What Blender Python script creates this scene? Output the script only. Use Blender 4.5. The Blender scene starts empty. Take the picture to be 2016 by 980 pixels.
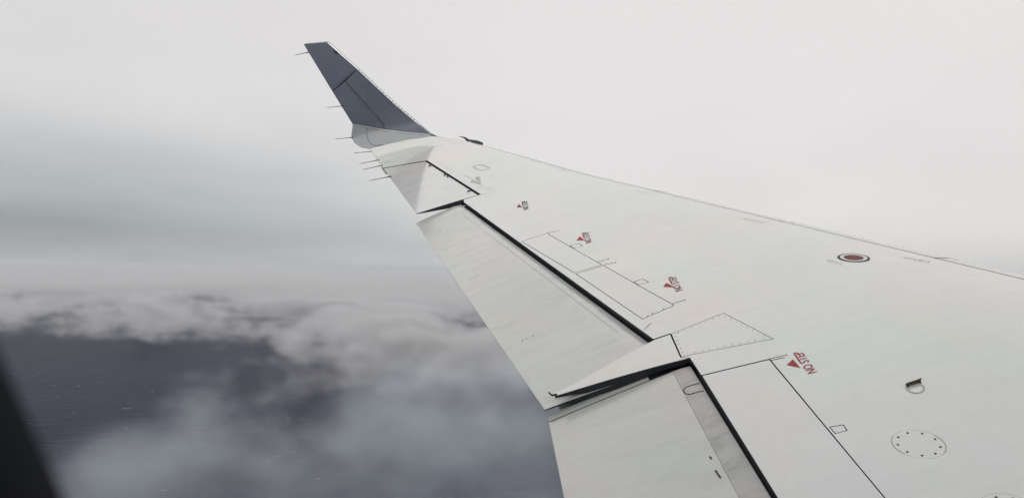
import bpy, bmesh, math, random
from mathutils import Vector, Matrix
from mathutils.geometry import delaunay_2d_cdt
random.seed(7)
R = math.radians
scene = bpy.context.scene
COL = scene.collection

# ------------------------------------------------------------------ camera
# World: camera at the origin, +Y is the heading it looks along, +Z up, sea at SEA_Z.
SEA_Z = -420.0
EYE_H = 2.8                                    # eye above the plane of the wing, metres
CAM_PITCH, CAM_ROLL = R(2.0), R(1.4)
cam_d = bpy.data.cameras.new('camera')
cam = bpy.data.objects.new('camera', cam_d)
COL.objects.link(cam)
scene.camera = cam
cam_rot = Matrix.Rotation(R(90) + CAM_PITCH, 3, 'X') @ Matrix.Rotation(CAM_ROLL, 3, 'Z')
cam.rotation_euler = cam_rot.to_euler()
cam_d.sensor_width = 36.0
cam_d.lens = 36.0 * 1500.0 / 2016.0
cam_d.clip_start = 0.02
cam_d.clip_end = 200000.0
cam_d.dof.use_dof = True
cam_d.dof.focus_distance = 8.0
cam_d.dof.aperture_fstop = 7.0

# ------------------------------------------------------------------ exposure
scene.view_settings.view_transform = 'Standard'
scene.view_settings.look = 'None'
scene.view_settings.exposure = 0.08
scene.view_settings.gamma = 1.0
scene.view_settings.use_curve_mapping = False
scene.cycles.use_denoising = True
scene.cycles.max_bounces = 6
scene.cycles.diffuse_bounces = 3
scene.cycles.glossy_bounces = 3
scene.cycles.volume_bounces = 1
scene.cycles.use_adaptive_sampling = True
scene.cycles.adaptive_threshold = 0.03
scene.cycles.adaptive_min_samples = 12
scene.cycles.volume_step_rate = 6.0
scene.cycles.volume_max_steps = 256

# ------------------------------------------------------------------ sky and sun
SUN_EL, SUN_AZ = R(18), R(170)                  # azimuth measured from +Y towards +X
sun_dir = Vector((math.sin(SUN_AZ) * math.cos(SUN_EL), math.cos(SUN_AZ) * math.cos(SUN_EL), math.sin(SUN_EL)))


class NT:
    """small helper to write node expressions"""
    def __init__(self, tree): self.t = tree
    def n(self, typ, **kw):
        nd = self.t.nodes.new(typ)
        for k, v in kw.items(): setattr(nd, k, v)
        return nd
    def link(self, a, b): self.t.links.new(a, b)
    def put(self, sock, v):
        if hasattr(v, 'is_output'): self.link(v, sock)
        else: sock.default_value = v
    def m(self, op, a, b=0.0, c=0.0, clamp=False):
        nd = self.n('ShaderNodeMath', operation=op, use_clamp=clamp)
        self.put(nd.inputs[0], a); self.put(nd.inputs[1], b)
        if len(nd.inputs) > 2: self.put(nd.inputs[2], c)
        return nd.outputs[0]
    def vm(self, op, a, b=(0, 0, 0), s=None):
        nd = self.n('ShaderNodeVectorMath', operation=op)
        self.put(nd.inputs[0], a)
        if op != 'SCALE': self.put(nd.inputs[1], b)
        if s is not None: self.put(nd.inputs['Scale'], s)
        return nd.outputs['Value'] if op in ('DOT_PRODUCT', 'LENGTH', 'DISTANCE') else nd.outputs['Vector']
    def rng(self, v, a, b, c=0.0, d=1.0, smooth=True):
        nd = self.n('ShaderNodeMapRange', interpolation_type='SMOOTHSTEP' if smooth else 'LINEAR')
        self.put(nd.inputs['Value'], v)
        for k, x in zip(('From Min', 'From Max', 'To Min', 'To Max'), (a, b, c, d)): self.put(nd.inputs[k], x)
        return nd.outputs[0]
    def noise(self, vec, scale, detail=4, rough=0.5, dist=0.0):
        nd = self.n('ShaderNodeTexNoise')
        self.put(nd.inputs['Vector'], vec)
        for k, x in (('Scale', scale), ('Detail', detail), ('Roughness', rough), ('Distortion', dist)): self.put(nd.inputs[k], x)
        return nd.outputs[0]
    def mix(self, f, a, b, blend='MIX'):
        nd = self.n('ShaderNodeMix', data_type='RGBA', blend_type=blend)
        self.put(nd.inputs[0], f)
        for s, v in ((nd.inputs[6], a), (nd.inputs[7], b)):
            self.put(s, v if hasattr(v, 'is_output') else tuple(v) + (1.0,) if len(v) == 3 else v)
        return nd.outputs[2]
    def xyz(self, v):
        nd = self.n('ShaderNodeSeparateXYZ'); self.put(nd.inputs[0], v); return nd.outputs
    def comb(self, x, y, z):
        nd = self.n('ShaderNodeCombineXYZ')
        for s, v in zip(nd.inputs, (x, y, z)): self.put(s, v)
        return nd.outputs[0]


world = bpy.data.worlds.new('World')
scene.world = world
world.use_nodes = True
wt = NT(world.node_tree)
world.node_tree.nodes.clear()
sky = wt.n('ShaderNodeTexSky', sky_type='NISHITA', sun_disc=False, sun_elevation=SUN_EL, sun_rotation=SUN_AZ, altitude=400)
clear = wt.vm('SCALE', sky.outputs[0], s=0.10)
dirv = wt.vm('NORMALIZE', wt.n('ShaderNodeTexCoord').outputs['Generated'])
dx, dy, dz = wt.xyz(dirv)
glow = wt.rng(wt.vm('DOT_PRODUCT', dirv, tuple(sun_dir)), -0.95, 0.4)          # overcast is brightest round the hidden sun
# stretched cloud streaks, flattening towards the horizon
den = wt.m('ADD', wt.m('MAXIMUM', dz, 0.0), 0.16)
flat = wt.comb(wt.m('DIVIDE', dx, den), wt.m('DIVIDE', dy, den), wt.m('MULTIPLY', dz, 3.0))
n1 = wt.noise(flat, 0.55, 3, 0.45, 0.3)
n2 = wt.noise(flat, 1.5, 2, 0.45, 0.2)
cl = wt.m('ADD', wt.m('MULTIPLY', n1, 0.7), wt.m('MULTIPLY', n2, 0.3))
shade = wt.rng(cl, 0.28, 0.68)
low = wt.rng(dz, 0.01, 0.22)                                                     # a darker bank of cloud stands low on the left
left = wt.rng(dx, 0.15, -0.50)
lum = wt.m('ADD', wt.m('ADD', 0.695, wt.m('MULTIPLY', glow, 0.08)), wt.m('MULTIPLY', shade, 0.06))
lift = wt.rng(dz, -0.012, 0.055)
bank = wt.m('MULTIPLY', left, wt.m('ADD', 0.05, wt.m('MULTIPLY', wt.m('SUBTRACT', 1.0, low), wt.m('MULTIPLY', wt.m('ADD', 0.05, wt.m('MULTIPLY', lift, 0.30)), wt.m('ADD', 0.90, wt.m('MULTIPLY', wt.m('SUBTRACT', 1.0, shade), 0.18))))))
lum = wt.m('SUBTRACT', wt.m('SUBTRACT', lum, bank), wt.m('MULTIPLY', wt.m('SUBTRACT', 1.0, wt.rng(dz, -0.02, 0.10)), 0.17))   # mist along the horizon
tint = wt.mix(wt.rng(lum, 0.36, 0.74), (0.945, 1.0, 1.05), (1.035, 0.998, 0.98))
over = wt.vm('SCALE', tint, s=lum)
total = wt.mix(0.94, clear, over)
bg = wt.n('ShaderNodeBackground')
wt.link(total, bg.inputs[0]); bg.inputs[1].default_value = 1.0
wt.link(bg.outputs[0], wt.n('ShaderNodeOutputWorld').inputs[0])

sun_l = bpy.data.lights.new('sun', 'SUN')
sun_l.energy = 1.5
sun_l.angle = R(38)
sun_l.color = (1.0, 0.97, 0.925)
sun_o = bpy.data.objects.new('sun', sun_l)
COL.objects.link(sun_o)
sun_o.rotation_euler = sun_dir.to_track_quat('Z', 'Y').to_euler()

# ------------------------------------------------------------------ materials
def new_mat(name):
    m = bpy.data.materials.new(name); m.use_nodes = True
    m.node_tree.nodes.clear()
    t = NT(m.node_tree)
    return m, t


def surf_out(t, shader): t.link(shader, t.n('ShaderNodeOutputMaterial').inputs['Surface'])


def paint(name, col, rough=0.2, coat=0.6, var=0.05, grime=0.0, spec=0.5, metal=0.0, streak=0.03, ior=1.5):
    """aircraft paint: base colour with faint mottling, chordwise streaks and optional grime"""
    m, t = new_mat(name)
    p = t.n('ShaderNodeBsdfPrincipled')
    oc = t.n('ShaderNodeTexCoord').outputs['Object']
    a = t.noise(oc, 1.1, 3, 0.5)
    b = t.noise(t.vm('MULTIPLY', oc, (1.2, 14.0, 4.0)), 1.0, 4, 0.6, 0.2)
    c = t.noise(oc, 38.0, 3, 0.6)
    f = t.m('ADD', 1.0, t.m('ADD', t.m('MULTIPLY', t.m('SUBTRACT', a, 0.5), var * 2.2),
            t.m('ADD', t.m('MULTIPLY', t.m('SUBTRACT', b, 0.5), streak * 2.2), t.m('ADD', t.m('MULTIPLY', t.m('SUBTRACT', c, 0.5), 0.07), t.m('MULTIPLY', t.m('SUBTRACT', t.noise(oc, 11.0, 3, 0.6), 0.5), 0.07)))))
    k1 = t.rng(t.noise(oc, 0.9, 3, 0.55, 0.4), 0.36, 0.64)
    k2 = t.rng(t.noise(t.vm('ADD', oc, (7.3, 2.1, 5.0)), 1.3, 3, 0.55, 0.4), 0.38, 0.66)
    tn = t.mix(k1, tuple(x * k for x, k in zip(col, (1.05, 0.985, 0.965))), tuple(x * k for x, k in zip(col, (0.94, 1.015, 0.965))))
    tn = t.mix(t.m('MULTIPLY', k2, 0.75), tn, tuple(x * k for x, k in zip(col, (0.965, 0.99, 1.035))))
    base = t.vm('SCALE', tn, s=f)
    if grime:
        g = t.m('MULTIPLY', t.rng(t.noise(t.vm('MULTIPLY', oc, (2.0, 7.0, 4.0)), 1.3, 5, 0.65, 0.5), 0.46, 0.75), grime)
        base = t.mix(g, base, (0.14, 0.145, 0.14))
    t.link(base, p.inputs['Base Color'])
    t.put(p.inputs['Roughness'], t.rng(a, 0.3, 0.7, rough * 0.8, rough * 1.25))
    p.inputs['Metallic'].default_value = metal
    p.inputs['IOR'].default_value = ior
    p.inputs['Specular IOR Level'].default_value = spec
    p.inputs['Coat Weight'].default_value = coat
    p.inputs['Coat Roughness'].default_value = rough * 0.6
    bp = t.n('ShaderNodeBump'); bp.inputs['Strength'].default_value = 0.08; bp.inputs['Distance'].default_value = 0.004
    t.link(t.noise(oc, 5.0, 2, 0.5), bp.inputs['Height'])
    t.link(bp.outputs[0], p.inputs['Normal'])
    surf_out(t, p.outputs[0])
    return m


def plain(name, col, rough=0.6, metal=0.0, spec=0.4, var=0.12):
    m, t = new_mat(name)
    p = t.n('ShaderNodeBsdfPrincipled')
    oc = t.n('ShaderNodeTexCoord').outputs['Object']
    n = t.noise(oc, 22.0, 3, 0.6)
    t.link(t.vm('SCALE', t.n('ShaderNodeRGB').outputs[0], s=1.0), p.inputs['Base Color'])
    t.t.nodes[-1]
    rgb = [x for x in t.t.nodes if x.bl_idname == 'ShaderNodeRGB'][0]
    rgb.outputs[0].default_value = tuple(col) + (1,)
    sc = [x for x in t.t.nodes if x.bl_idname == 'ShaderNodeVectorMath'][0]
    t.link(t.m('ADD', 1.0 - var / 2, t.m('MULTIPLY', n, var)), sc.inputs['Scale'])
    p.inputs['Roughness'].default_value = rough
    p.inputs['Metallic'].default_value = metal
    p.inputs['Specular IOR Level'].default_value = spec
    surf_out(t, p.outputs[0])
    return m


M_WING = paint('white_wing_paint', (0.615, 0.63, 0.61), rough=0.12, coat=1.0, ior=2.3, streak=0.045, var=0.06)
M_SPOIL = paint('spoiler_paint', (0.605, 0.62, 0.605), rough=0.13, coat=1.0, ior=2.3, streak=0.045)
M_AIL = paint('aileron_paint', (0.59, 0.60, 0.59), rough=0.12, coat=1.0, ior=2.3, streak=0.09, grime=0.10)
M_FLAP = paint('flap_paint', (0.52, 0.535, 0.515), rough=0.2, coat=0.9, ior=1.9, var=0.09, streak=0.07, grime=0.12)
M_RUB = paint('rubbed_flap_metal', (0.44, 0.44, 0.43), rough=0.32, coat=0.3, var=0.12, streak=0.10, grime=0.40)
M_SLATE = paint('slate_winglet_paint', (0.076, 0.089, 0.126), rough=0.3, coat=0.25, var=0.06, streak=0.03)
M_ROOT = paint('grey_fairing_paint', (0.25, 0.275, 0.295), rough=0.13, coat=1.0, var=0.03, ior=2.0)
M_LE = paint('polished_leading_edge', (0.60, 0.60, 0.59), rough=0.22, coat=0.6, metal=0.25)
M_DARK = plain('dark_sealant', (0.018, 0.019, 0.023), 0.7, spec=0.25)
M_WALL = plain('dark_edge_and_gap_shade', (0.022, 0.026, 0.034), 0.55, spec=0.3)  # dark part edges; also paints in the shade inside the flap coves
M_BLACK = plain('black_composite', (0.012, 0.012, 0.014), 0.35, spec=0.5)
M_SEAM = plain('seam_sealant', (0.05, 0.05, 0.052), 0.8, spec=0.2)
M_FAINT = plain('faded_grey_marking', (0.37, 0.365, 0.36), 0.6, spec=0.3)
M_RED = plain('red_marking_paint', (0.31, 0.035, 0.045), 0.45)
M_CAP = plain('weathered_cap_paint', (0.17, 0.065, 0.07), 0.5, var=0.5)
M_MAROON = plain('maroon_marking_paint', (0.20, 0.035, 0.045), 0.5)
M_RIVET = plain('rivet_metal', (0.06, 0.06, 0.062), 0.5, metal=0.4)
M_BRASS = plain('brassy_fitting', (0.075, 0.065, 0.028), 0.45, metal=0.5)
M_FRAME = plain('dark_window_trim', (0.016, 0.018, 0.021), 0.8, spec=0.1)

# ------------------------------------------------------------------ wing frame
# wing coordinates: X forward, Y outboard, Z up from the wing plane; eye at (0, 0, EYE_H)
def wing_axes():
    r, p, y = R(-14.36), R(25.85), R(1.45)
    rz = Matrix.Rotation(r, 3, 'Z'); rx = Matrix.Rotation(p, 3, 'X'); ry = Matrix.Rotation(y, 3, 'Y')
    q = rz @ rx @ ry                                   # in lens axes: x right, y down, z ahead
    a, b, n = q @ Vector((1, 0, 0)), q @ Vector((0, 0, 1)), q @ Vector((0, -1, 0))
    flip = Matrix(((1, 0, 0), (0, -1, 0), (0, 0, -1)))
    return [cam_rot @ (flip @ v) for v in (a, b, n)]


AX = wing_axes()
WING_ROT = Matrix((AX[0], AX[1], AX[2])).transposed()


def lerp_tab(tab, v):
    if v <= tab[0][0]: return tab[0][1]
    for (a, fa), (b, fb) in zip(tab, tab[1:]):
        if v <= b: return fa + (fb - fa) * (v - a) / (b - a)
    return tab[-1][1]


LEP = [(-3, 7.72), (3.95, 2.99), (7.2, 0.78), (9.31, -.49), (10.5, -1.2)]
TEP = [(-3, -0.05), (3.6, -0.15), (10.5, -1.95)]
ROOT_Y, TIP_Y, SEAM_S = -0.6, 9.10, 0.058
def xle(y): return lerp_tab(LEP, y)
def xte(y): return lerp_tab(TEP, y)
def zs(x, y):
    L = xle(y); c = L - xte(y); s = min(max((L - x) / c, 0.0), 1.3)
    if s < .35:
        k = 1 - s / .35
        return -c * .055 * (1 - math.sqrt(max(0.0, 1 - k * k)))
    return -c * .032 * ((s - .35) / .65) ** 1.7


def S_wing(x, y): return Vector((x, y, zs(x, y)))
def lip_out(y): return -0.534 + (7.135 - y) * (0.634 + 0.534) / (7.135 - 4.07)
def lip_in(y): return 0.791 + (3.786 - y) * 0.0512
def te_out(y): return -1.071 + (7.21 - y) * (1.071 - 0.139) / (7.21 - 3.79)
def S_flap_out(x, y):
    d = (lip_out(y) - x) / (lip_out(y) - te_out(y))
    nose = max(0.0, 0.12 - d) / 0.12
    return Vector((x, y, zs(x, y) - 0.027 - 0.057 * d - 0.035 * nose ** 3))
def S_flap_in(x, y):
    d = (0.75 - x) / 0.89
    dip = 0.018 * math.exp(-max(0.0, lip_in(y) - x) / 0.05)
    return Vector((x, y, zs(x, y) - 0.036 - 0.110 * d - dip))


# winglet: inboard face as a swept strip, q = (x, w) with w the distance along the curved section
WR, WTH, W1 = .415, R(72), .05
W2 = W1 + WR * WTH
def wpath(w):
    if w < W1: return 9.10 + w, 0.0
    if w < W2:
        a = (w - W1) / WR
        return 9.15 + WR * math.sin(a), WR * (1 - math.cos(a))
    q = w - W2
    return 9.15 + WR * math.sin(WTH) + q * math.cos(WTH), WR * (1 - math.cos(WTH)) + q * math.sin(WTH)
def S_wl(x, w):
    y, z = wpath(w)
    return Vector((x, y, z + zs(x, TIP_Y) * max(0.0, 1 - w / .35)))


def nrm(surf, x, y, e=0.002):
    n = (surf(x + e, y) - surf(x - e, y)).cross(surf(x, y + e) - surf(x, y - e))
    return n.normalized()


# ------------------------------------------------------------------ mesh helpers
def mesh_obj(name, verts, faces, mats, parent=None, smooth=False, midx=None, normals=None):
    me = bpy.data.meshes.new(name)
    me.from_pydata([tuple(v) for v in verts], [], faces)
    if not isinstance(mats, (list, tuple)): mats = [mats]
    for m in mats: me.materials.append(m)
    if midx: me.polygons.foreach_set('material_index', midx)
    if smooth is True: me.polygons.foreach_set('use_smooth', [True] * len(faces))
    elif smooth: me.polygons.foreach_set('use_smooth', smooth)
    me.update()
    if normals: me.normals_split_custom_set_from_vertices([tuple(n) for n in normals])
    o = bpy.data.objects.new(name, me)
    COL.objects.link(o)
    o.parent = parent
    return o


def in_poly(p, poly):
    x, y = p; c = False; j = len(poly) - 1
    for i in range(len(poly)):
        xi, yi = poly[i]; xj, yj = poly[j]
        if (yi > y) != (yj > y) and x < (xj - xi) * (y - yi) / (yj - yi) + xi: c = not c
        j = i
    return c


def area2(poly): return sum(a[0] * b[1] - b[0] * a[1] for a, b in zip(poly, poly[1:] + poly[:1]))


def inset(poly, d):
    """offset a closed polygon inwards by d"""
    if area2(poly) < 0: poly = poly[::-1]
    out = []
    n = len(poly)
    for i in range(n):
        p0, p1, p2 = Vector(poly[i - 1]), Vector(poly[i]), Vector(poly[(i + 1) % n])
        e1, e2 = (p1 - p0).normalized(), (p2 - p1).normalized()
        n1, n2 = Vector((-e1.y, e1.x)), Vector((-e2.y, e2.x))
        b = n1 + n2
        k = max(0.35, b.dot(n1))
        out.append(tuple(p1 + b * (d / k)))
    return out


def resample(poly, step):
    out = []
    for a, b in zip(poly, poly[1:] + poly[:1]):
        a, b = Vector(a), Vector(b)
        n = max(1, int((b - a).length / step + .5))
        out += [tuple(a.lerp(b, i / n)) for i in range(n)]
    return out


def panel(name, poly, surf, mat, parent, holes=(), step=0.1, th=0.008, off=0.0, gap=0.003, wall=None, solid=False, gridpts=None, flip=False):
    """a skin panel that follows surf(x, y): top face, side walls and (solid) an under face"""
    outer = resample(inset(list(poly), gap), step)
    hs = [resample(inset(list(h), -gap), step) for h in holes]
    pts = list(outer); edges = [(i, (i + 1) % len(outer)) for i in range(len(outer))]
    loops = [list(range(len(outer)))]
    for h in hs:
        b = len(pts); pts += h
        edges += [(b + i, b + (i + 1) % len(h)) for i in range(len(h))]
        loops.append(list(range(b, b + len(h))))
    x0, x1 = min(p[0] for p in outer), max(p[0] for p in outer)
    y0, y1 = min(p[1] for p in outer), max(p[1] for p in outer)
    cand = gridpts
    if cand is None:
        nx, ny = int((x1 - x0) / step) + 1, int((y1 - y0) / step) + 1
        cand = [(x0 + (i + .5 + .25 * (j % 2)) * step, y0 + (j + .5) * step) for i in range(nx) for j in range(ny)]
    small = inset(list(poly), gap + step * .3)
    bigh = [inset(list(h), -gap - step * .3) for h in holes]
    pts += [p for p in cand if in_poly(p, small) and not any(in_poly(p, h) for h in bigh)]
    rv, _, rf, ov, _, _ = delaunay_2d_cdt([Vector(p) for p in pts], edges, [], 0, 1e-6)
    remap = {}
    for i, srcs in enumerate(ov):
        for s in srcs: remap[s] = i
    tris = []
    for f in rf:
        c = (sum(rv[i].x for i in f) / len(f), sum(rv[i].y for i in f) / len(f))
        if in_poly(c, outer) and not any(in_poly(c, h) for h in hs):
            a = sum(rv[i].x * rv[j].y - rv[j].x * rv[i].y for i, j in zip(f, f[1:] + f[:1]))
            f = list(f) if a > 0 else list(f)[::-1]
            tris.append(f[::-1] if flip else f)
    V, N, F, MI, SM = [], [], [], [], []
    for v in rv:
        n = nrm(surf, v.x, v.y)
        if flip: n = -n
        V.append(surf(v.x, v.y) + n * off); N.append(n)
    for f in tris: F.append(f); MI.append(0); SM.append(True)
    dep = th if callable(th) else (lambda x, y: th)
    nt = len(V)
    wi = 1 if wall else 0
    for li, lp in enumerate(loops):
        ids = [remap.get(i) for i in lp]
        base = len(V)
        m = len(ids)
        cen = sum((V[i] for i in ids), Vector()) / m
        for i in ids:
            V.append(V[i].copy()); V.append(V[i] - N[i] * dep(rv[i].x, rv[i].y))
        for k in range(m):
            t = (V[ids[(k + 1) % m]] - V[ids[k]])
            nn = t.cross(N[ids[k]])
            N.append(nn.normalized() if nn.length > 1e-9 else N[ids[k]]); N.append(N[-1])
        for k in range(m):
            a, b = base + 2 * k, base + 2 * ((k + 1) % m)
            F.append([a, a + 1, b + 1, b]); MI.append(wi); SM.append(False)
    if solid:
        b = len(V)
        for i in range(nt): V.append(V[i] - N[i] * dep(rv[i].x, rv[i].y)); N.append(-N[i])
        for f in tris: F.append([b + i for i in f[::-1]]); MI.append(wi); SM.append(True)
    return mesh_obj(name, V, F, [mat, wall] if wall else mat, parent, SM, MI, None) if False else \
        mesh_obj(name, V, F, [mat, wall] if wall else mat, parent, SM, MI, N if not solid else None)


def grid_obj(name, rows, mats, parent, smooth=True, close=False):
    n = len(rows[0]); V = [p for r in rows for p in r]; F = []
    for i in range(len(rows) - 1):
        for j in range(n if close else n - 1):
            k = (j + 1) % n
            F.append((i * n + j, i * n + k, (i + 1) * n + k, (i + 1) * n + j))
    return mesh_obj(name, V, F, mats, parent, smooth)


def ribbon(name, lines, surf, width, mat, parent, off=0.0012, step=0.06, joined=False):
    """thin strips laid on a surface along polylines (sealant lines, painted lines), one object per line unless joined"""
    if len(lines) > 1 and not joined:
        return [ribbon(name, [ln], surf, width, mat, parent, off, step) for ln in lines]
    V, F = [], []
    for ln in lines:
        pts = []
        for a, b in zip(ln, ln[1:]):
            a, b = Vector(a), Vector(b); n = max(1, int((b - a).length / step + .5))
            pts += [a.lerp(b, i / n) for i in range(n)]
        pts.append(Vector(ln[-1]))
        base = len(V)
        for i, p in enumerate(pts):
            t = (pts[min(i + 1, len(pts) - 1)] - pts[max(i - 1, 0)]).normalized()
            s = Vector((-t.y, t.x)) * width / 2
            for q in (p + s, p - s):
                V.append(surf(q.x, q.y) + nrm(surf, q.x, q.y) * off)
        for i in range(len(pts) - 1):
            a = base + 2 * i
            F.append((a, a + 1, a + 3, a + 2))
    return mesh_obj(name, V, F, mat, parent)


def dots(name, pts, surf, r, mat, parent, h=0.0015, off=0.0, sides=8):
    """rivet heads: low domes"""
    V, F = [], []
    for (x, y) in pts:
        c = surf(x, y); n = nrm(surf, x, y)
        u = n.orthogonal().normalized(); v = n.cross(u)
        b = len(V)
        for k in range(sides):
            a = 2 * math.pi * k / sides
            V.append(c + (u * math.cos(a) + v * math.sin(a)) * r + n * (off + .0004))
        for k in range(sides):
            a = 2 * math.pi * k / sides
            V.append(c + (u * math.cos(a) + v * math.sin(a)) * r * .55 + n * (off + h))
        F.append(tuple(range(b + sides, b + 2 * sides)))
        for k in range(sides):
            k2 = (k + 1) % sides
            F.append((b + k, b + k2, b + sides + k2, b + sides + k))
    o = mesh_obj(name, V, F, mat, parent)
    o['kind'] = 'stuff'
    return o


def along(poly, spacing, d=0.0, closed=True):
    """points every spacing along a polygon inset by d"""
    pl = inset(list(poly), d) if d else list(poly)
    if closed: pl = pl + pl[:1]
    out = []
    for a, b in zip(pl, pl[1:]):
        a, b = Vector(a), Vector(b); n = max(1, int((b - a).length / spacing + .5))
        out += [tuple(a.lerp(b, (i + .5) / n)) for i in range(n)]
    return out


def flat_poly(name, poly, surf, mat, parent, off=0.0015):
    V = [surf(x, y) + nrm(surf, x, y) * off for x, y in poly]
    return mesh_obj(name, V, [tuple(range(len(V)))], mat, parent)


def tube(pts, radii, sides=8):
    V, F = [], []
    for i, p in enumerate(pts):
        t = (pts[min(i + 1, len(pts) - 1)] - pts[max(i - 1, 0)]).normalized()
        u = t.orthogonal().normalized() if i == 0 else (u - t * u.dot(t)).normalized()
        v = t.cross(u)
        for k in range(sides):
            a = 2 * math.pi * k / sides
            V.append(p + (u * math.cos(a) + v * math.sin(a)) * radii[i])
    for i in range(len(pts) - 1):
        for k in range(sides):
            k2 = (k + 1) % sides
            F.append((i * sides + k, i * sides + k2, (i + 1) * sides + k2, (i + 1) * sides + k))
    F.append(tuple(range(sides))[::-1]); F.append(tuple(range((len(pts) - 1) * sides, len(pts) * sides)))
    return V, F


def text_mesh(body):
    cu = bpy.data.curves.new('lettering', 'FONT')
    cu.body = body; cu.size = 1.0; cu.align_x = 'CENTER'; cu.align_y = 'CENTER'; cu.resolution_u = 3
    cu.offset = 0.012
    o = bpy.data.objects.new('lettering', cu); COL.objects.link(o)
    dg = bpy.context.evaluated_depsgraph_get(); dg.update()
    me = bpy.data.meshes.new_from_object(o.evaluated_get(dg))
    V = [tuple(v.co) for v in me.vertices]; F = [tuple(p.vertices) for p in me.polygons]
    bpy.data.objects.remove(o); bpy.data.curves.remove(cu); bpy.data.meshes.remove(me)
    return V, F


# ------------------------------------------------------------------ sea
def build_sea():
    m, t = new_mat('sea_water')
    p = t.n('ShaderNodeBsdfPrincipled')
    oc = t.n('ShaderNodeTexCoord').outputs['Object']
    w1 = t.noise(t.vm('MULTIPLY', oc, (1.0, 2.2, 1.0)), 0.012, 6, 0.62, 0.3)
    w2 = t.noise(oc, 0.0011, 3, 0.5)
    p.inputs['Roughness'].default_value = 0.42
    p.inputs['IOR'].default_value = 1.33
    p.inputs['Specular IOR Level'].default_value = 0.05
    w3 = t.noise(t.vm('MULTIPLY', oc, (0.6, 1.6, 1.0)), 0.006, 5, 0.65, 0.4)
    t.link(t.mix(t.rng(w2, 0.35, 0.65), t.mix(w3, (0.001, 0.003, 0.018), (0.007, 0.010, 0.031)), t.mix(w3, (0.005, 0.008, 0.029), (0.019, 0.024, 0.054))), p.inputs['Base Color'])
    bp = t.n('ShaderNodeBump'); bp.inputs['Strength'].default_value = 1.0; bp.inputs['Distance'].default_value = 9.0
    t.link(w1, bp.inputs['Height']); t.link(bp.outputs[0], p.inputs['Normal'])
    surf_out(t, p.outputs[0])
    rad = 60000.0
    V = [(rad * math.cos(2 * math.pi * k / 96), rad * math.sin(2 * math.pi * k / 96), 0) for k in range(96)]
    o = mesh_obj('sea', V, [tuple(range(96))], m)
    o.location = (0, 0, SEA_Z); o['kind'] = 'structure'
    o['label'] = 'dark slate blue sea seen through the gap in the clouds'
    # whitecaps: flecks of foam, each a small lens of raised water
    V, F = [], []
    rnd = random.Random(3)
    for i in range(80):
        y = rnd.uniform(1300, 5200); x = -y * rnd.uniform(0.25, 0.78)
        if rnd.random() < .5 : x, y = x + rnd.gauss(0, 40), y + rnd.gauss(0, 40)
        L, W = rnd.uniform(2.5, 7.0) * (1 if rnd.random() < .75 else 1.8), rnd.uniform(0.8, 1.8)
        a = rnd.gauss(0.1, 0.25); b = len(V)
        ca, sa = math.cos(a), math.sin(a)
        ring = [(-1, 0), (-.55, .7), (.1, 1), (.7, .6), (1, 0), (.5, -.6), (-.2, -.8), (-.7, -.4)]
        for u, v in ring: V.append((x + u * L * ca - v * W * sa, y + u * L * sa + v * W * ca, SEA_Z + .05))
        V.append((x, y, SEA_Z + .8))
        for k in range(8): F.append((b + k, b + (k + 1) % 8, b + 8))
    o = mesh_obj('whitecaps', V, F, plain('sea_foam', (0.62, 0.64, 0.66), 0.9))
    o['kind'] = 'stuff'; o['label'] = 'scattered white foam flecks on the dark sea'; o['category'] = 'whitecaps'


build_sea()

# ------------------------------------------------------------------ wing
wing = bpy.data.objects.new('airplane_wing', None)
COL.objects.link(wing)
wing.matrix_world = Matrix.Translation(WING_ROT @ Vector((0, 0, -EYE_H))) @ WING_ROT.to_4x4()
wing['label'] = 'white airplane wing with slate grey winglet, flaps and red NO STEP markings'
wing['category'] = 'airplane wing'

SPOILER_OUT = [(-0.054, 5.931), (0.176, 5.948), (0.318, 5.613), (0.346, 5.549), (0.485, 5.225), (0.511, 5.164), (0.290, 5.164)]
SPOILER_IN = [(0.297, 5.145), (0.520, 5.146), (0.670, 4.804), (0.694, 4.745), (0.848, 4.399), (0.852, 4.372), (0.622, 4.321)]
COVER_OUT = [(0.323, 5.613), (0.398, 5.612), (0.426, 5.548), (0.352, 5.549)]
COVER_IN = [(0.676, 4.804), (0.746, 4.808), (0.775, 4.746), (0.700, 4.745)]
COVER_NEAR = [(1.262, 2.955), (1.329, 2.945), (1.327, 2.902), (1.266, 2.902)]
ACCESS = [(0.747, 4.078), (1.121, 4.145), (1.298, 3.749), (0.739, 3.822)]
SPOILER_NEAR = [(0.801, 3.607), (1.200, 3.583), (1.284, 2.456), (1.338, 1.70), (0.898, 1.70)]
AILERON = [(-1.498, 8.898), (-0.943, 8.690), (-0.360, 7.206), (-1.037, 7.222)]
ROUND_C, ROUND_R = (1.576, 2.704), 0.108
ROUND2_C = (1.700, 2.235)


def circle(c, r, n=28): return [(c[0] + r * math.cos(2 * math.pi * k / n), c[1] + r * math.sin(2 * math.pi * k / n)) for k in range(n)]


def oval(c, u, v, k=1.0, n=32):
    return [(c[0] + k * (u[0] * math.cos(2 * math.pi * i / n) + v[0] * math.sin(2 * math.pi * i / n)), c[1] + k * (u[1] * math.cos(2 * math.pi * i / n) + v[1] * math.sin(2 * math.pi * i / n))) for i in range(n)]


RU, RV = (0.095, -0.065), (0.046, 0.080)


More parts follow.
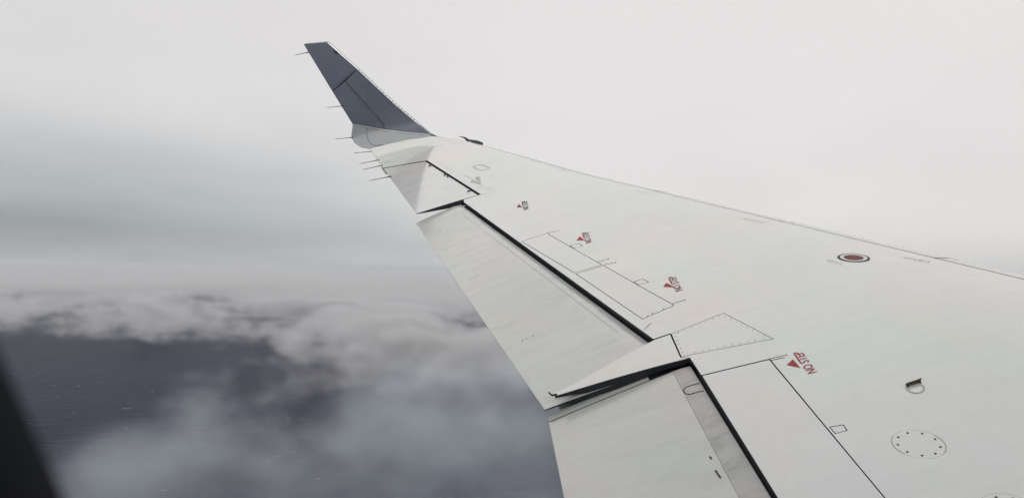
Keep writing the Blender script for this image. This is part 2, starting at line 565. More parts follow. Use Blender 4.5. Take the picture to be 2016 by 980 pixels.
def build_wing_skin():
    n = 40
    seam = [(xle(y) - SEAM_S * (xle(y) - xte(y)), y) for y in [ROOT_Y + (TIP_Y - ROOT_Y) * i / n for i in range(n + 1)]]
    poly = seam + [(-1.554, 9.10), (-1.500, 8.900), (-0.938, 8.686), (-0.352, 7.203), (-0.534, 7.203), (-0.534, 7.135),
                   (0.634, 4.070), (0.747, 4.078), (0.739, 3.822), (0.787, 3.794), (0.800, 3.610), (1.202, 3.586),
                   (1.284, 2.456), (1.338, 1.70), (0.898, 1.70), (1.016, ROOT_Y)]
    holes = [SPOILER_OUT, SPOILER_IN, COVER_OUT, COVER_IN, COVER_NEAR, oval(ROUND_C, RU, RV, .986), oval(ROUND2_C, RU, RV, .986)]
    grid = []
    for j in range(62):
        y = ROOT_Y + .08 + j * .16
        c = xle(y) - xte(y)
        for s in (.062, .067, .072, .079, .086, .10, .12, .14, .17, .20, .24, .28, .32, .36, .41, .46, .52, .58, .64, .70, .76, .82, .9, .97):
            grid.append((xle(y) - s * c + (.004 if j % 2 else 0), y))
    # the access panel is cut from the skin too
    panel('wing_skin', [p for i, p in enumerate(poly)], S_wing, M_WING, wing, holes=holes + [inset(ACCESS, 0.004)], step=0.1,
          th=0.012, gap=0.002, wall=M_WALL, gridpts=grid)
    # dark structure under the panel joints
    rows = []
    for i in range(49):
        y = ROOT_Y + (TIP_Y - ROOT_Y) * i / 48
        c = xle(y) - xte(y)
        a = xle(y) - .02 * c
        if y > 8.70: b = -1.554 + (9.1 - y) * .276 + .03
        elif y > 7.2: b = -0.943 + (8.69 - y) * (.943 - .36) / (8.69 - 7.206) - .01
        elif y > 4.07: b = lip_out(y) + .004
        elif y > 3.8: b = .76
        else: b = lip_in(y) + .01
        rows.append([S_wing(a + (b - a) * j / 14, y) - Vector((0, 0, .014)) for j in range(15)])
    grid_obj('inner_structure', rows, M_DARK, wing)
    # underside
    rows = []
    for i in range(33):
        y = ROOT_Y + (TIP_Y - ROOT_Y) * i / 32
        c = xle(y) - xte(y); r = []
        end = .62 if y < 7.2 else (.55 if y < 8.7 else .98)
        for j in range(15):
            ph = j / 14
            s = .03 + (end - .03) * ph
            z = -c * .055 - c * .05 * math.sqrt(max(0, 1 - (1 - min(s, .35) / .35) ** 2)) + c * .06 * max(0, s - .35)
            r.append(Vector((xle(y) - s * c, y, z)))
        rows.append(r)
    grid_obj('lower_skin', rows, M_WING, wing)
    # leading edge, wrapped round the nose
    rows = []
    f0 = math.acos(1 - (SEAM_S - .0030) / .35)
    for i in range(65):
        y = ROOT_Y + (TIP_Y - ROOT_Y) * i / 64
        c = xle(y) - xte(y); r = []
        for j in range(19):
            f = f0 * (1 - j / 9)
            s = .35 * (1 - math.cos(f))
            z = -c * .055 * (1 - math.sin(f)) if f >= 0 else -c * .055 + c * .05 * math.sin(f)
            r.append(Vector((xle(y) - s * c, y, z)))
        rows.append(r)
    grid_obj('leading_edge', rows, M_LE, wing)
    # joints across the leading edge
    V, F = [], []
    ribbon('leading_edge_joint', [[(xle(y) - .002 * (xle(y) - xte(y)), y), (xle(y) - SEAM_S * (xle(y) - xte(y)), y)] for y in (4.28, 6.35)],
           S_wing, .008, M_SEAM, wing, off=.002, step=.01)
    # dark lip walls of coves and aileron gap; the slots' shade is in their colour
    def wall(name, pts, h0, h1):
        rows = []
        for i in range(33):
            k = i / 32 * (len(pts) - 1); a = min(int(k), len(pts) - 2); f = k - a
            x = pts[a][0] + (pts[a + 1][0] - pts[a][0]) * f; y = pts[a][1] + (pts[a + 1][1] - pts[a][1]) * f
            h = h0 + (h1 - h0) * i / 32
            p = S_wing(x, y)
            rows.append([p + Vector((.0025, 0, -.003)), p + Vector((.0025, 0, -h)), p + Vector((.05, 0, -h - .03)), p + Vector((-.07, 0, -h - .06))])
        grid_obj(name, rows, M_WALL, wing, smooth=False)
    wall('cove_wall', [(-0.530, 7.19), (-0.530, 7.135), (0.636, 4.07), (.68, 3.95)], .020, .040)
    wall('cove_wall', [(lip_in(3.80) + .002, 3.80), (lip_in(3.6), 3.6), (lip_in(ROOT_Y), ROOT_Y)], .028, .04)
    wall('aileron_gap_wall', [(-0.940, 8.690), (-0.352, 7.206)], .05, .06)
    # spoilers and covers
    for p in (SPOILER_OUT, SPOILER_IN): panel('spoiler', p, S_wing, M_SPOIL, wing, step=.09, th=.010, gap=.0035, off=.0005)
    panel('spoiler', SPOILER_NEAR, S_wing, M_SPOIL, wing, step=.1, th=.012, gap=.004, wall=M_WALL)
    for p in (COVER_OUT, COVER_IN, COVER_NEAR): panel('hinge_cover', p, S_wing, M_SPOIL, wing, step=.03, th=.008, gap=.003)
    a = panel('access_panel', ACCESS, S_wing, M_WING, wing, step=.08, th=.008, gap=.0065, off=.0005)
    dots('rivet_row', along(ACCESS, .047, .022), S_wing, .0042, M_RIVET, a)
    for c in (ROUND_C, ROUND2_C):
        a = panel('round_access_panel', oval(c, RU, RV), S_wing, M_WING, wing, step=.03, th=.006, gap=.0004, off=.0)
        dots('screw_row', oval(c, RU, RV, .80, 9),
             S_wing, .0062, M_BLACK, a)
        for q in (6.1, 2.9):
            ribbon('worn_edge', [[oval(c, RU, RV, 1.0, 45)[(int(q * 7) + k) % 45] for k in range(11)]], S_wing, .004, M_FAINT, a)
    ribbon('sealant_line', [[(0.176, 5.948), (0.265, 5.932)], [(0.485, 5.225), (0.567, 5.228)], [(0.520, 5.156), (0.606, 5.145)],
                            [(0.848, 4.399), (0.931, 4.402)], [(1.202, 3.586), (1.290, 3.581)], [(1.20, 3.570), (1.285, 3.563)],
                            [(0.634, 4.074), (0.747, 4.082)], [(0.60, 4.20), (0.66, 4.25)]], S_wing, .0045, M_SEAM, wing)
    dots('fastener_row', [(0.272, 5.931), (0.574, 5.228), (0.613, 5.144), (0.938, 4.402), (1.30, 3.580), (1.345, 3.575), (0.70, 4.355), (0.66, 4.338), (0.78, 4.368)],
         S_wing, .0065, M_BLACK, wing)
    # joints and little doors ahead of the aileron
    ribbon('aileron_fitting_seam', [[(-0.840, 8.50), (-0.80, 8.57), (-0.697, 8.23), (-0.622, 8.06), (-0.66, 8.04)],
                                    [(-0.600, 7.924), (-0.499, 7.859), (-0.322, 7.413), (-0.405, 7.390)],
                                    [(-0.310, 7.32), (-0.29, 7.345), (-0.202, 7.172), (-0.345, 7.195)]], S_wing, .0042, M_FAINT, wing)
    ribbon('hexagon_marking', [[(-0.399, 8.056), (-0.334, 8.058), (-0.273, 8.004), (-0.217, 7.871), (-0.287, 7.849), (-0.342, 7.898), (-0.399, 8.056)]],
           S_wing, .013, M_FAINT, wing)


build_wing_skin()


def build_aileron():
    def surf(x, y): return Vector((x, y, zs(x, y) - .002))
    hinge = lambda y: -0.943 + (8.69 - y) * (.943 - .36) / (8.69 - 7.206)
    te = lambda y: -1.498 + (8.898 - y) * .2755
    poly = [(-1.498, 8.886), (-0.962, 8.676), (-0.384, 7.214), (-1.037, 7.226)]
    def depth(x, y):
        d = (hinge(y) - x) / max(.05, hinge(y) - te(y))
        return .007 + .085 * max(0.0, 1 - d) ** .9
    a = panel('aileron', poly, surf, M_AIL, wing, step=.07, th=depth, gap=.001, wall=M_WALL, solid=True)
    for (x, y) in ((-0.891, 8.475), (-0.710, 8.038), (-0.676, 7.964), (-0.460, 7.375)):
        V, F = [], []
        bm = bmesh.new()
        for (ox, l, w, h) in ((0, .035, .010, .007), (-.02, .012, .02, .010)):
            g = bmesh.ops.create_cube(bm, size=1)
            for v in g['verts']: v.co = Vector((x + ox + v.co.x * l, y + v.co.y * w, zs(x, y) + .004 + v.co.z * h))
        me = bpy.data.meshes.new('hinge_fitting'); bm.to_mesh(me); bm.free(); me.materials.append(M_BLACK)
        o = bpy.data.objects.new('hinge_fitting', me); COL.objects.link(o); o.parent = a


build_aileron()


def build_flaps():
    y0, y1 = 3.822, 7.198
    poly = [(lip_out(y1) - .014, y1), (te_out(y1), y1), (te_out(y0), y0), (lip_out(y0) - .10, y0), (lip_out(4.06) - .008, 4.06)]
    def depth(x, y):
        d = (lip_out(y) - x) / (lip_out(y) - te_out(y))
        return .008 + .07 * max(0.0, 1 - d) ** 1.1
    f = panel('outboard_flap', poly, S_flap_out, M_FLAP, wing, step=.09, th=depth, gap=.0, wall=M_WALL, solid=True)
    dots('rivet_row', [(-0.548, 5.701), (-0.516, 5.699), (-0.485, 5.705), (-0.205, 4.598), (-0.174, 4.601), (-0.125, 4.607), (-0.894, 6.755), (-0.806, 6.772), (-0.467, 6.957)],
         S_flap_out, .0060, M_RIVET, f)
    ribbon('flap_seam', [[(lip_out(y) - .105, y) for y in (6.9, 6, 5, 4.3)]], S_flap_out, .003, M_FAINT, f)
    # near flap: rubbed strip beside the cove and main skin
    y0, y1 = ROOT_Y, 3.775
    ds = lambda y: .105 + .02 * (3.78 - y)
    ystrip = [y0 + (y1 - y0) * i / 8 for i in range(9)]
    def depth2(x, y): return .008 + .07 * max(0.0, min(1.0, (x + .14) / .9))
    main = [(-0.14, y1), (-0.14, y0)] + [(lip_in(y) - .02 - ds(y), y) for y in ystrip]
    g = panel('inboard_flap', main, S_flap_in, M_FLAP, wing, step=.1, th=depth2, gap=.0, wall=M_WALL, solid=True)
    strip = [(lip_in(y) - .02 - ds(y) + .0015, y) for y in ystrip] + [(lip_in(y) - .012, y) for y in ystrip[::-1]]
    panel('rubbed_strip', strip, S_flap_in, M_RUB, g, step=.06, th=.03, gap=.0, wall=M_WALL, solid=True)
    rr = [(lip_in(3.6) - .02, 3.60), (lip_in(3.6) - .10, 3.60), (lip_in(3.6) - .122, 3.585), (lip_in(3.55) - .124, 3.55), (lip_in(3.5) - .105, 3.53), (lip_in(3.5) - .02, 3.525)]
    ribbon('cover_outline', [rr], S_flap_in, .006, M_SEAM, g, step=.02, off=.0025)
    ribbon('scuff_mark', [[(0.652, 2.93), (0.66, 2.87)], [(0.655, 3.03), (0.66, 3.01)]], S_flap_in, .009, M_SEAM, g, step=.02, off=.0025)
    # fixed fairing between the flaps
    FAIR = [(0.640, 4.068), (0.744, 4.076), (0.737, 3.822), (0.784, 3.796), (-0.067, 3.838), (-0.072, 3.872), (0.070, 3.89), (0.30, 3.965)]
    def dep(x, y): return .013 + .036 * math.exp(-((x - .30) / .22) ** 2) + .030 * max(0, min(1, (x + .1) / .4))
    def surf(x, y): return Vector((x, y, zs(x, y) - .001 - .02 * max(0, (.64 - x) / .7) ** 1.5))
    panel('flap_end_fairing', FAIR, surf, M_WING, wing, step=.05, th=dep, gap=.001, wall=M_WALL, solid=True)
    # dark floor of the pocket under the inner end of the fairing
    V = [S_wing(x, y) - Vector((0, 0, .085)) for x, y in ((.46, 4.3), (.46, 3.5), (.95, 3.5), (.95, 4.3))]
    mesh_obj('pocket_floor', V, [(0, 1, 2, 3)], M_DARK, wing)
    ribbon('end_seal', [[(x, 3.7735) for x in (-.139, .2, .5, .66)]], S_flap_in, .006, M_WALL, g, off=.002)
    def S_end(x, y): return S_flap_in(x, 3.77) + Vector((0, y - 3.77, .15 * (3.775 - y)))
    panel('flap_end_strip', [(-.139, 3.852), (-.139, 3.779), (.52, 3.779), (.52, 3.852)], S_end, M_WING, g, step=.06, th=.012, gap=.0)
    # hook at the aft end of that fairing
    p = S_wing(-0.07, 3.85)
    V, F = tube([p + Vector((.02, -.012, -.012)), p + Vector((-.012, -.008, -.012)), p + Vector((-.03, .01, .004))], [.007, .006, .004])
    mesh_obj('fairing_hook', V, F, M_WALL, wing, True)
    # canoe shaped track fairing below the joint of the flaps
    rows = []
    for i in range(19):
        u = i / 18; x = 1.3 - 1.36 * u
        w = .24 * math.sin(math.pi * min(1, max(0.02, u * .93 + .03))) ** .7
        zc = -.33 - .02 * u
        rows.append([Vector((x, 4.02 + w * .8 * math.cos(2 * math.pi * k / 20), zc + w * (.45 if math.sin(2 * math.pi * k / 20) > 0 else 1.1) * math.sin(2 * math.pi * k / 20))) for k in range(20)])
    grid_obj('flap_track_fairing', rows, M_WING, wing, close=True)


build_flaps()


def build_winglet():
    wl = bpy.data.objects.new('winglet', None); COL.objects.link(wl); wl.parent = wing
    wl['label'] = 'upswept slate grey winglet with riveted panels'
    TIP = [(-2.149, 1.792), (-1.864, 1.748), (-1.581, 1.340), (-1.958, 1.153)]
    AFT = [(-1.958, 1.153), (-1.762, 1.235), (-1.431, 0.593), (-1.446, 0.545), (-1.821, 0.708)]
    FWD = [(-1.762, 1.235), (-1.581, 1.340), (-1.418, 1.086), (-1.219, 0.783), (-0.893, 0.336), (-1.236, 0.464), (-1.446, 0.545), (-1.431, 0.593)]
    # aft fairing outline swings out behind the trailing edge, the front runs into the wing leading edge
    FTE = [(-1.821, 0.708), (-1.826, 0.669), (-1.853, 0.61), (-1.874, 0.556), (-1.872, 0.51), (-1.856, 0.465), (-1.822, 0.42), (-1.774, 0.380), (-1.681, 0.333), (-1.62, .2), (-1.556, 0.0)]
    lef = xle(TIP_Y) - SEAM_S * (xle(TIP_Y) - xte(TIP_Y))
    FLE = [(lef, 0.0), (-0.52, .10), (-0.66, .18), (-0.80, .253), (-0.893, .336)]
    mid = [(-0.868, 0.290), (-0.967, 0.295), (-1.194, 0.326), (-1.40, .333)]
    fair = FTE[:9] + mid[::-1] + [FLE[-1]] + [(-1.236, 0.464), (-1.446, 0.545)]
    base = FTE[8:] + FLE[:4] + mid
    for nm, pl, mt in (('tip_panel', TIP, M_SLATE), ('aft_panel', AFT, M_SLATE), ('forward_panel', FWD, M_SLATE), ('root_fairing', fair, M_ROOT), ('wing_tip_skin', base, M_WING)):
        panel(nm, pl, S_wl, mt, wl, step=.06, th=.006, gap=.0045 if mt is M_SLATE else .0012)
    # dark core behind the joints, outer face and closed edges: airfoil sections up the span
    TE = [(0.0, -1.556), (.2, -1.62), (.333, -1.681), (.38, -1.774), (.42, -1.822), (.465, -1.856), (.51, -1.872), (.556, -1.874), (.61, -1.853), (.669, -1.826), (.708, -1.821), (1.153, -1.958), (1.792, -2.149)]
    LE = [(0.0, lef), (.1, -.52), (.18, -.66), (.253, -.80), (.336, -.893), (.783, -1.219), (1.086, -1.418), (1.34, -1.581), (1.748, -1.864), (1.792, -1.90)]
    ws = sorted(set([i * .045 for i in range(40)] + [k for k, _ in TE] + [k for k, _ in LE]))
    ws = [w for w in ws if w <= 1.792]
    inner, outer, strip = [], [], []
    for w in ws:
        a, b = lerp_tab(LE, w), lerp_tab(TE, w)
        if w > 1.748: a = -1.864 - (w - 1.748) * 6.4
        c = max(a - b, .002); th = .075 * c * (1 if w > .2 else w / .2 * .9 + .1)
        n = nrm(S_wl, (a + b) / 2, max(w, .003))
        ri, ro = [], []
        for j in range(11):
            s = j / 10; x = a - s * c
            p = S_wl(x, w)
            ri.append(p - n * .007)
            ro.append(p - n * (.009 + th * (4 * s * (1 - s)) ** .8 * (1 - .4 * s)))
        inner.append(ri); outer.append(ro)
        if w >= .2:
            st = []
            for j in range(7):
                q = math.pi * j / 6
                ext = .020 if w > .3 else .020 * (w - .2) / .1
                p = S_wl(a + .0012, w)
                st.append(p + Vector((ext * math.sin(q), 0, .6 * ext * math.sin(q))) - n * (.016 * (1 - math.cos(q))) )
            strip.append(st)
    grid_obj('core', inner, M_DARK, wl)
    grid_obj('outer_face', [r[::-1] for r in outer], M_SLATE, wl)
    grid_obj('leading_edge_strip', strip, M_ROOT, wl)
    # tip cap and trailing edge closure
    grid_obj('tip_cap', [inner[-1], outer[-1]], M_SLATE, wl)
    grid_obj('trailing_edge', [[r[-1] for r in inner], [r[-1] for r in outer]], M_SLATE, wl)
    # rivet rows along the joints
    rows = along(FWD[1:5], .036, 0, closed=False)
    r = [(x + .017, w + .008) for x, w in rows]
    r2 = [(x - .02, w - .012) for x, w in along([FWD[0], FWD[7]], .034, 0, closed=False)]
    r3 = [(x - .004, w + .022) for x, w in along([(-1.94, 1.165), (-1.60, 1.33)], .03, 0, closed=False)]
    r4 = [(x - .004, w - .020) for x, w in along([(-1.80, .69), (-1.446, .535), (-1.236, .455), (-.95, .345)], .036, 0, closed=False)]
    dots('rivet_row', r2 + r3 + r4, S_wl, .0066, M_BLACK, wl)
    dots('rivet_row', [(x - .022, w - .008) for x, w in rows], S_wl, .0060, M_BLACK, wl)
    dots('rivet_row', [(x + .014, w + .006) for x, w in along(FWD[1:5], .05, 0, closed=False)], S_wl, .0075, M_RIVET, wl, off=.004)
    ribbon('fairing_seam', [[(-1.636, 0.61), (-1.664, 0.575), (-1.676, 0.527), (-1.676, .47), (-1.666, 0.422), (-1.636, .378), (-1.591, 0.351), (-1.545, .342), (-1.493, 0.340)]],
           S_wl, .006, M_SEAM, wl, step=.02)
    ribbon('fairing_crease', [[(-1.36, .34), (-1.30, .318), (-1.22, .305)]], S_wl, .0035, M_FAINT, wl, step=.02)
    # notch light set in the leading edge near the tip
    p = S_wl(-1.782, 1.606); n = nrm(S_wl, -1.782, 1.606)
    V, F = tube([p + n * .004 + Vector((-.02, 0, .03)), p + n * .012, p + n * .004 + Vector((.02, 0, -.03))], [.005, .012, .004])
    mesh_obj('leading_edge_light', V, F, M_BLACK, wl, True)
    return wl


winglet = build_winglet()


def wick(base, tip, parent):
    d = (tip - base)
    V, F = tube([base - d * .10, base + d * .12, base + d * .16, base + d * .3, tip], [.0068, .0062, .0042, .0040, .0030], 7)
    return mesh_obj('static_wick', V, F, M_BLACK, parent, True)


for b, t in (((-2.133, 1.686), (-2.29, 9.88, 1.357)), ((-1.876, 0.944), (-2.085, 9.68, .667)), ((-1.872, 0.536), (-2.078, 9.54, .284))):
    wick(S_wl(*b), Vector(t), winglet)
for b, t in (((-1.640, 9.40), (-1.895, 9.48, -.02)), ((-1.590, 9.22), (-1.83, 9.30, -.035)), ((-1.540, 9.00), (-1.774, 9.072, -.05)), ((-1.400, 8.52), (-1.653, 8.592, -.05))):
    z = zs(b[0], min(b[1], 9.1)) + .006
    if b[1] > 9.3: z += .085
    elif b[1] > 9.15: z += .01
    wick(Vector((b[0], b[1], z)), Vector(t) + (Vector((0, 0, .085)) if b[1] > 9.3 else Vector()), wing)


def build_nav_light():
    """dark streamlined lamp housing on the outer leading edge"""
    rows = []
    ys = [9.36, 9.30, 9.24, 9.18, 9.10, 9.02, 8.95, 8.90]
    rad = [.004, .008, .012, .022, .034, .040, .034, .006]
    for y, r in zip(ys, rad):
        yy = min(y, 9.1)
        c = xle(yy) - xte(yy)
        x = (xle(y) - .010 * c); z = zs(xle(yy) - .010 * c, yy) + (.03 if y > 9.2 else 0.0)
        rows.append([Vector((x + r * 1.1 * math.cos(2 * math.pi * k / 12), y, z + r * .8 * math.sin(2 * math.pi * k / 12))) for k in range(12)])
    grid_obj('navigation_light', rows, M_BLACK, wing, close=True)


build_nav_light()


def build_markings():
    tv, tf = text_mesh('NO STEP')
    w = max(v[0] for v in tv) - min(v[0] for v in tv); h = max(v[1] for v in tv) - min(v[1] for v in tv)
    TW, TH = 0.205, 0.054
    spots = [  # triangle apex, base, base, lettering centre, reading direction, colours
        ([(1.316, 3.528), (1.266, 3.495), (1.322, 3.440)], (1.366, 3.474), M_RED, M_RED),
        ([(0.884, 4.672), (0.850, 4.634), (0.922, 4.586)], (0.940, 4.628), M_RED, M_MAROON),
        ([(0.431, 5.722), (0.392, 5.669), (0.456, 5.630)], (0.484, 5.668), M_RED, M_MAROON),
        ([(0.000, 6.705), (-0.028, 6.649), (0.026, 6.615)], (0.058, 6.640), M_MAROON, M_SEAM),
        ([(-0.416, 7.655), (-0.449, 7.607), (-0.380, 7.556)], (-0.356, 7.599), M_FAINT, M_FAINT)]
    rd = Vector((0.01, 1.0)).normalized()          # lettering reads outboard, tops towards the trailing edge
    up = Vector((-rd.y, rd.x))
    for tri, c, mt, ml in spots:
        V = []
        for v in tv:
            p = Vector(c) + rd * (v[0] / w * TW) + up * (v[1] / h * TH)
            V.append(S_wing(p.x, p.y) + nrm(S_wing, p.x, p.y) * .0018)
        o = mesh_obj('no_step_lettering', V, tf, ml, wing)
        flat_poly('warning_triangle', tri, S_wing, mt, wing, .0018)
    # fuel cap: rings set in a shallow dish with a red lettered centre
    c = (2.117, 4.427); n = 40; CU, CV = (0.089, -0.050), (0.030, 0.062)
    cap = bpy.data.objects.new('fuel_cap', None); COL.objects.link(cap); cap.parent = wing
    cap['label'] = 'round fuel filler cap with dark ring and red centre'
    def ring(name, r0, r1, z0, z1, mat):
        rows = [[S_wing(x, y) + nrm(S_wing, x, y) * z for x, y in oval(c, CU, CV, r / .104, n)] for r, z in ((r0, z0), ((r0 + r1) / 2, max(z0, z1)), (r1, z1))]
        return grid_obj(name, rows, mat, cap, close=True)
    ring('outer_ring', .088, .104, .003, .001, M_BLACK)
    ring('collar', .062, .089, .0022, .0026, M_LE)
    ring('inner_ring', .055, .063, .003, .003, M_BLACK)
    mesh_obj('cap_face', [S_wing(x, y) + nrm(S_wing, x, y) * .004 for x, y in oval(c, CU, CV, .056 / .104, n)], [tuple(range(n))], M_CAP, cap)
    ribbon('latch_slot', [[(c[0] - .035, c[1] + .012), (c[0] - .012, c[1] + .004)], [(c[0] + .004, c[1] - .004), (c[0] + .02, c[1] - .012)]], S_wing, .012, M_BLACK, cap, off=.0052, step=.01)
    ribbon('latch_bar', [[(c[0] - .025, c[1] + .004), (c[0] + .028, c[1] - .008)]], S_wing, .007, M_RED, cap, off=.0055, step=.01)
    # faded stencil dashes that cannot be read
    rnd = random.Random(5); lines = []
    for a, b in (((1.966, 4.461), (2.024, 4.369)), ((2.423, 4.331), (2.535, 4.217)), ((1.717, 5.389), (1.831, 5.250)), ((1.081, 6.401), (1.196, 6.295)), ((0.512, 7.418), (0.584, 7.290))):
        a, b = Vector(a), Vector(b)
        for rr in range(2):
            k = 0.0
            while k < .95:
                e = k + rnd.uniform(.06, .16)
                s = Vector((-.016 * rr - .004, -.012 * rr))
                lines.append([tuple(a.lerp(b, k) + s), tuple(a.lerp(b, min(e, 1)) + s)])
                k = e + rnd.uniform(.03, .09)
    ribbon('faded_stencil', lines, S_wing, .005, M_FAINT, wing, step=.02, joined=True)['kind'] = 'stuff'
    dots('fastener_row', [(1.952, 5.264), (2.033, 5.238)], S_wing, .008, M_BLACK, wing)


build_markings()


def build_bracket():
    """small brassy rope fitting: two posts carrying a bar over a shallow dish"""
    b = bpy.data.objects.new('rope_fitting', None); COL.objects.link(b); b.parent = wing
    b['label'] = 'small brassy rope fitting standing on the wing'
    p0, p1 = S_wing(1.739, 3.088), S_wing(1.807, 3.094)
    up = Vector((0, 0, 1))
    for p in (p0, p1):
        V, F = tube([p, p + up * .008, p + up * .018], [.008, .005, .005]); mesh_obj('post', V, F, M_BRASS, b, True)
    d = (p1 - p0).normalized()
    V, F = tube([p0 + up * .015 - d * .010, p0 + up * .018, p1 + up * .018, p1 + up * .024 + d * .008], [.004, .005, .005, .004]); mesh_obj('bar', V, F, M_BRASS, b, True)
    V, F = tube([p0 + up * .008 - d * .004, p1 + up * .008 + d * .004], [.006, .006]); mesh_obj('lower_bar', V, F, M_BRASS, b, True)
    c = (1.765, 3.062)
    rows = [[S_wing(x, y) + Vector((0, 0, z)) for x, y in circle(c, r, 28)] for r, z in ((.044, .0012), (.040, .0022), (.036, .0012))]
    grid_obj('dish_rim', rows, M_FAINT, b, close=True)


build_bracket()

# ------------------------------------------------------------------ cabin window surround
def build_window():
    """dark trim ring of the cabin window, a hand's breadth ahead of the lens"""
    d = 0.13
    e = Vector((.409, -.912)).normalized()               # down along the aft side of the opening (x right, y up)
    nrm2 = Vector((.912, .409)).normalized()
    mid = Vector(((92 - 1008) / 1500 * d, -(835 - 490) / 1500 * d))
    hw, hh, rad = .132, .185, .085
    cen = mid + nrm2 * hw - e * .045
    def outline(grow, n=10):
        pts = []
        for sx, sy, a0 in ((1, 1, 0), (-1, 1, 90), (-1, -1, 180), (1, -1, 270)):
            for i in range(n + 1):
                a = R(a0 + 90 * i / n)
                pts.append((sx * (hw - rad) + (rad + grow) * math.cos(a), sy * (hh - rad) + (rad + grow) * math.sin(a)))
        return pts
    prof = [(.003, -.001), (.0, .004), (.003, .012), (.010, .016), (.045, .018), (.050, .012), (.045, -.001)]
    rows = []
    for g, z in prof + prof[:1]:
        r = []
        for u, v in outline(g):
            p = cen + nrm2 * u + (-e) * v
            r.append(Vector((p.x, p.y, -d + z)))
        rows.append(r)
    root = bpy.data.objects.new('cabin_window', None); COL.objects.link(root)
    root.matrix_world = cam_rot.to_4x4()
    root['label'] = 'blurred dark edge of the cabin window at bottom left'
    root['category'] = 'window frame'
    root['kind'] = 'thing'
    grid_obj('window_frame', rows, M_FRAME, root, close=True)
    # unseen fuselage shell behind the lens, added and oversized to shade the near wing
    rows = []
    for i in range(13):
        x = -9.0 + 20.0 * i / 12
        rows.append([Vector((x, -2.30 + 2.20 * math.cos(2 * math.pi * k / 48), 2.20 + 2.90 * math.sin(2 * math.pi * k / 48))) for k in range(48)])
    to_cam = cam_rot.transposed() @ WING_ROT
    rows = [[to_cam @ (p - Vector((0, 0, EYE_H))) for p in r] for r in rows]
    grid_obj('fuselage_shade_shell', rows, M_SLATE, root, close=True)


build_window()

# ------------------------------------------------------------------ low clouds and haze
def vapour(name, col, dens, aniso=0.25):
    m, t = new_mat(name)
    pv = t.n('ShaderNodeVolumePrincipled')
    pv.inputs['Color'].default_value = col + (1,)
    pv.inputs['Anisotropy'].default_value = aniso
    at = t.n('ShaderNodeAttribute', attribute_name='density')
    t.link(t.m('MULTIPLY', at.outputs['Fac'], dens), pv.inputs['Density'])
    t.link(pv.outputs[0], t.n('ShaderNodeOutputMaterial').inputs['Volume'])
    return m


def voxel_cloud(name, label, mat, field, lo, hi, res):
    ng = bpy.data.node_groups.new(name + '_field', 'GeometryNodeTree')
    ng.interface.new_socket('Geometry', in_out='OUTPUT', socket_type='NodeSocketGeometry')
    g = NT(ng)
    vc = g.n('GeometryNodeVolumeCube')
    g.link(field(g), vc.inputs['Density'])
    vc.inputs['Min'].default_value = lo; vc.inputs['Max'].default_value = hi
    for k, v in zip(('Resolution X', 'Resolution Y', 'Resolution Z'), res): vc.inputs[k].default_value = v
    sm = g.n('GeometryNodeSetMaterial'); sm.inputs['Material'].default_value = mat
    g.link(vc.outputs[0], sm.inputs[0])
    g.link(sm.outputs[0], g.n('NodeGroupOutput').inputs[0])
    me = bpy.data.meshes.new(name); me.materials.append(mat)
    o = bpy.data.objects.new(name, me); COL.objects.link(o)
    o.modifiers.new(name + '_field', 'NODES').node_group = ng
    o['kind'] = 'stuff'; o['label'] = label; o['category'] = 'clouds'
    return o


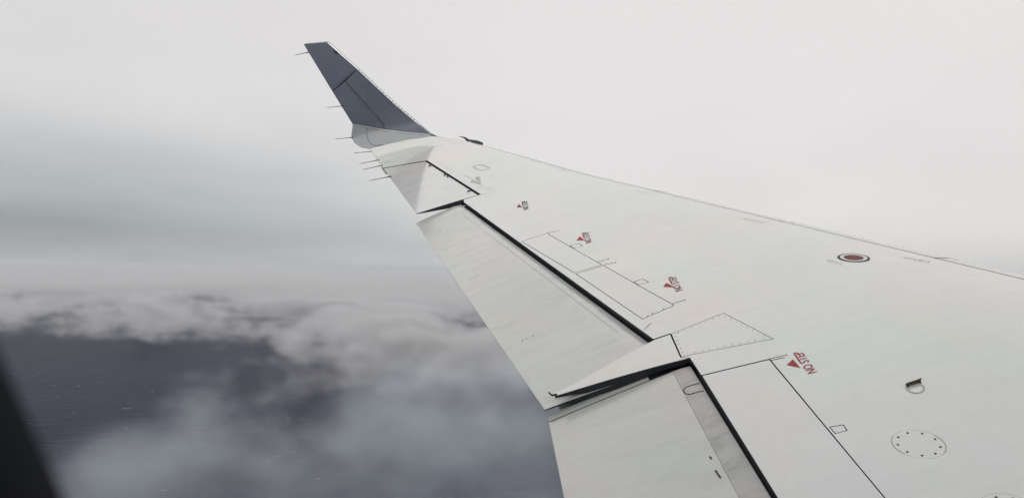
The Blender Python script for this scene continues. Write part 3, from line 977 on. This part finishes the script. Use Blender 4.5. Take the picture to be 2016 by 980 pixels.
def near_field(g, part):
    """broken stratocumulus with a clearing ahead on the left"""
    pos = g.n('GeometryNodeInputPosition').outputs[0]
    x, y, z = g.xyz(pos)
    big = g.noise(g.vm('MULTIPLY', pos, (1.0, 0.8, 1.6)), 0.00155, 2, 0.5)
    fine = g.noise(g.vm('ADD', g.vm('MULTIPLY', pos, (1.0, 1.0, 1.3)), (917.0, 133.0, 71.0)), 0.0066, 7, 0.60, 0.12)
    ang = g.m('DIVIDE', x, g.m('MAXIMUM', y, 50.0))
    edge_r = g.rng(y, 820.0, 2200.0, -0.585, -0.33, smooth=False)
    open_ = g.m('MULTIPLY', g.rng(g.m('SUBTRACT', edge_r, ang), -0.06, 0.10), g.m('MULTIPLY', g.rng(y, 700.0, 1050.0), g.rng(y, 3900.0, 2100.0)))
    top = g.m('MINIMUM', g.m('ADD', -195.0, g.m('MULTIPLY', g.m('SUBTRACT', big, 0.5), 330.0)), -105.0)
    body = g.m('MULTIPLY', g.rng(g.m('SUBTRACT', top, z), -35.0, 60.0), g.rng(z, -400.0, -320.0))
    cov = g.m('ADD', g.m('MULTIPLY', g.m('SUBTRACT', big, 0.5), 1.1), g.m('MULTIPLY', g.m('SUBTRACT', fine, 0.5), 2.2))
    cov = g.m('ADD', cov, g.m('ADD', 0.24, g.m('MULTIPLY', g.rng(y, 2000.0, 900.0), 0.40)))
    cov = g.m('ADD', cov, g.m('MULTIPLY', g.rng(y, 1350.0, 950.0), 0.12))
    cov = g.m('ADD', cov, g.m('MULTIPLY', g.m('MULTIPLY', g.rng(y, 2000.0, 2900.0), g.rng(ang, -0.42, -0.25)), 0.16))
    cov = g.m('ADD', cov, g.m('MULTIPLY', g.m('MULTIPLY', g.rng(y, 1900.0, 1300.0), g.rng(ang, -0.40, -0.15)), 0.15))
    thin = g.m('MULTIPLY', g.rng(ang, -0.22, -0.42), g.rng(y, 2500.0, 3300.0))
    cov = g.m('SUBTRACT', cov, g.m('ADD', g.m('MULTIPLY', open_, 0.72), g.m('MULTIPLY', thin, 0.02)))
    cov = g.m('ADD', cov, g.m('MULTIPLY', g.m('SUBTRACT', body, 1.0), 0.9))
    dens = g.m('MULTIPLY', g.rng(cov, 0.0, 0.95), g.rng(y, 700.0, 2800.0, 0.44, 1.3))
    edge = g.m('MULTIPLY', g.m('MULTIPLY', g.rng(y, 330.0, 480.0), g.rng(y, 7400.0, 5600.0)), g.m('MULTIPLY', g.rng(x, -5200.0, -4400.0), g.rng(x, 1090.0, 900.0) if not part else g.rng(x, 2200.0, 1700.0)))
    fade = g.rng(y, 1750.0, 1950.0) if part else g.rng(y, 1950.0, 1750.0)      # two grids, the nearer one finer
    return g.m('MULTIPLY', dens, g.m('MULTIPLY', edge, fade))


def far_field(g):
    """bank of cloud tops towards the horizon"""
    pos = g.n('GeometryNodeInputPosition').outputs[0]
    x, y, z = g.xyz(pos)
    big = g.noise(g.vm('MULTIPLY', pos, (1.0, 0.7, 2.0)), 0.00042, 4, 0.55)
    top = g.m('ADD', g.rng(y, 9000.0, 25000.0, -140.0, 190.0, smooth=False), g.m('MULTIPLY', g.m('SUBTRACT', big, 0.5), 420.0))
    top = g.m('MINIMUM', top, 230.0)
    body = g.m('MULTIPLY', g.rng(g.m('SUBTRACT', top, z), -80.0, 200.0), g.rng(z, -415.0, -350.0))
    near = g.m('ADD', 7600.0, g.m('MULTIPLY', g.m('SUBTRACT', big, 0.5), 7000.0))
    near = g.m('SUBTRACT', near, g.rng(x, -4500.0, 500.0, 0.0, 2200.0))
    edge = g.m('MULTIPLY', g.rng(g.m('SUBTRACT', y, near), 0.0, 2500.0), g.rng(y, 30000.0, 20000.0))
    return g.m('MULTIPLY', body, edge)


def build_haze():
    m, t = new_mat('haze_air')
    pv = t.n('ShaderNodeVolumePrincipled')
    pv.inputs['Color'].default_value = (0.86, 0.93, 1.0, 1)
    pv.inputs['Density'].default_value = HAZE_DENSITY
    pv.inputs['Anisotropy'].default_value = 0.3
    t.link(pv.outputs[0], t.n('ShaderNodeOutputMaterial').inputs['Volume'])
    s, b, h = 62000.0, SEA_Z - 1.0, 250.0
    V = [(-s, -s, b), (s, -s, b), (s, s, b), (-s, s, b), (-s, -s, h), (s, -s, h), (s, s, h), (-s, s, h)]
    F = [(3, 2, 1, 0), (4, 5, 6, 7), (0, 1, 5, 4), (1, 2, 6, 5), (2, 3, 7, 6), (3, 0, 4, 7)]
    o = mesh_obj('haze', V, F, m)
    o['kind'] = 'stuff'; o['label'] = 'pale haze in the air over the sea'; o['category'] = 'haze'


HAZE_DENSITY = 0.000022
voxel_cloud('cloud_veil', 'soft grey cloud veil in the lower centre beside the flap', vapour('veil_vapour', (0.82, 0.888, 0.96), 0.0100),
            lambda g: near_field(g, 0), (-1700, 300, -405), (1100, 1960, -95), (370, 220, 42))
voxel_cloud('cloud_layer', 'broken grey cloud tops beyond the dark patch of sea', vapour('cloud_vapour', (0.92, 0.935, 0.955), 0.011),
            lambda g: near_field(g, 1), (-5200, 1740, -405), (2200, 7400, -95), (520, 400, 28))
voxel_cloud('distant_cloud_bank', 'pale cloud bank hiding the horizon', vapour('far_cloud_vapour', (0.97, 0.978, 0.985), 0.0014),
            far_field, (-26000, 5000, -415), (14000, 30000, 240), (330, 210, 20))
build_haze()
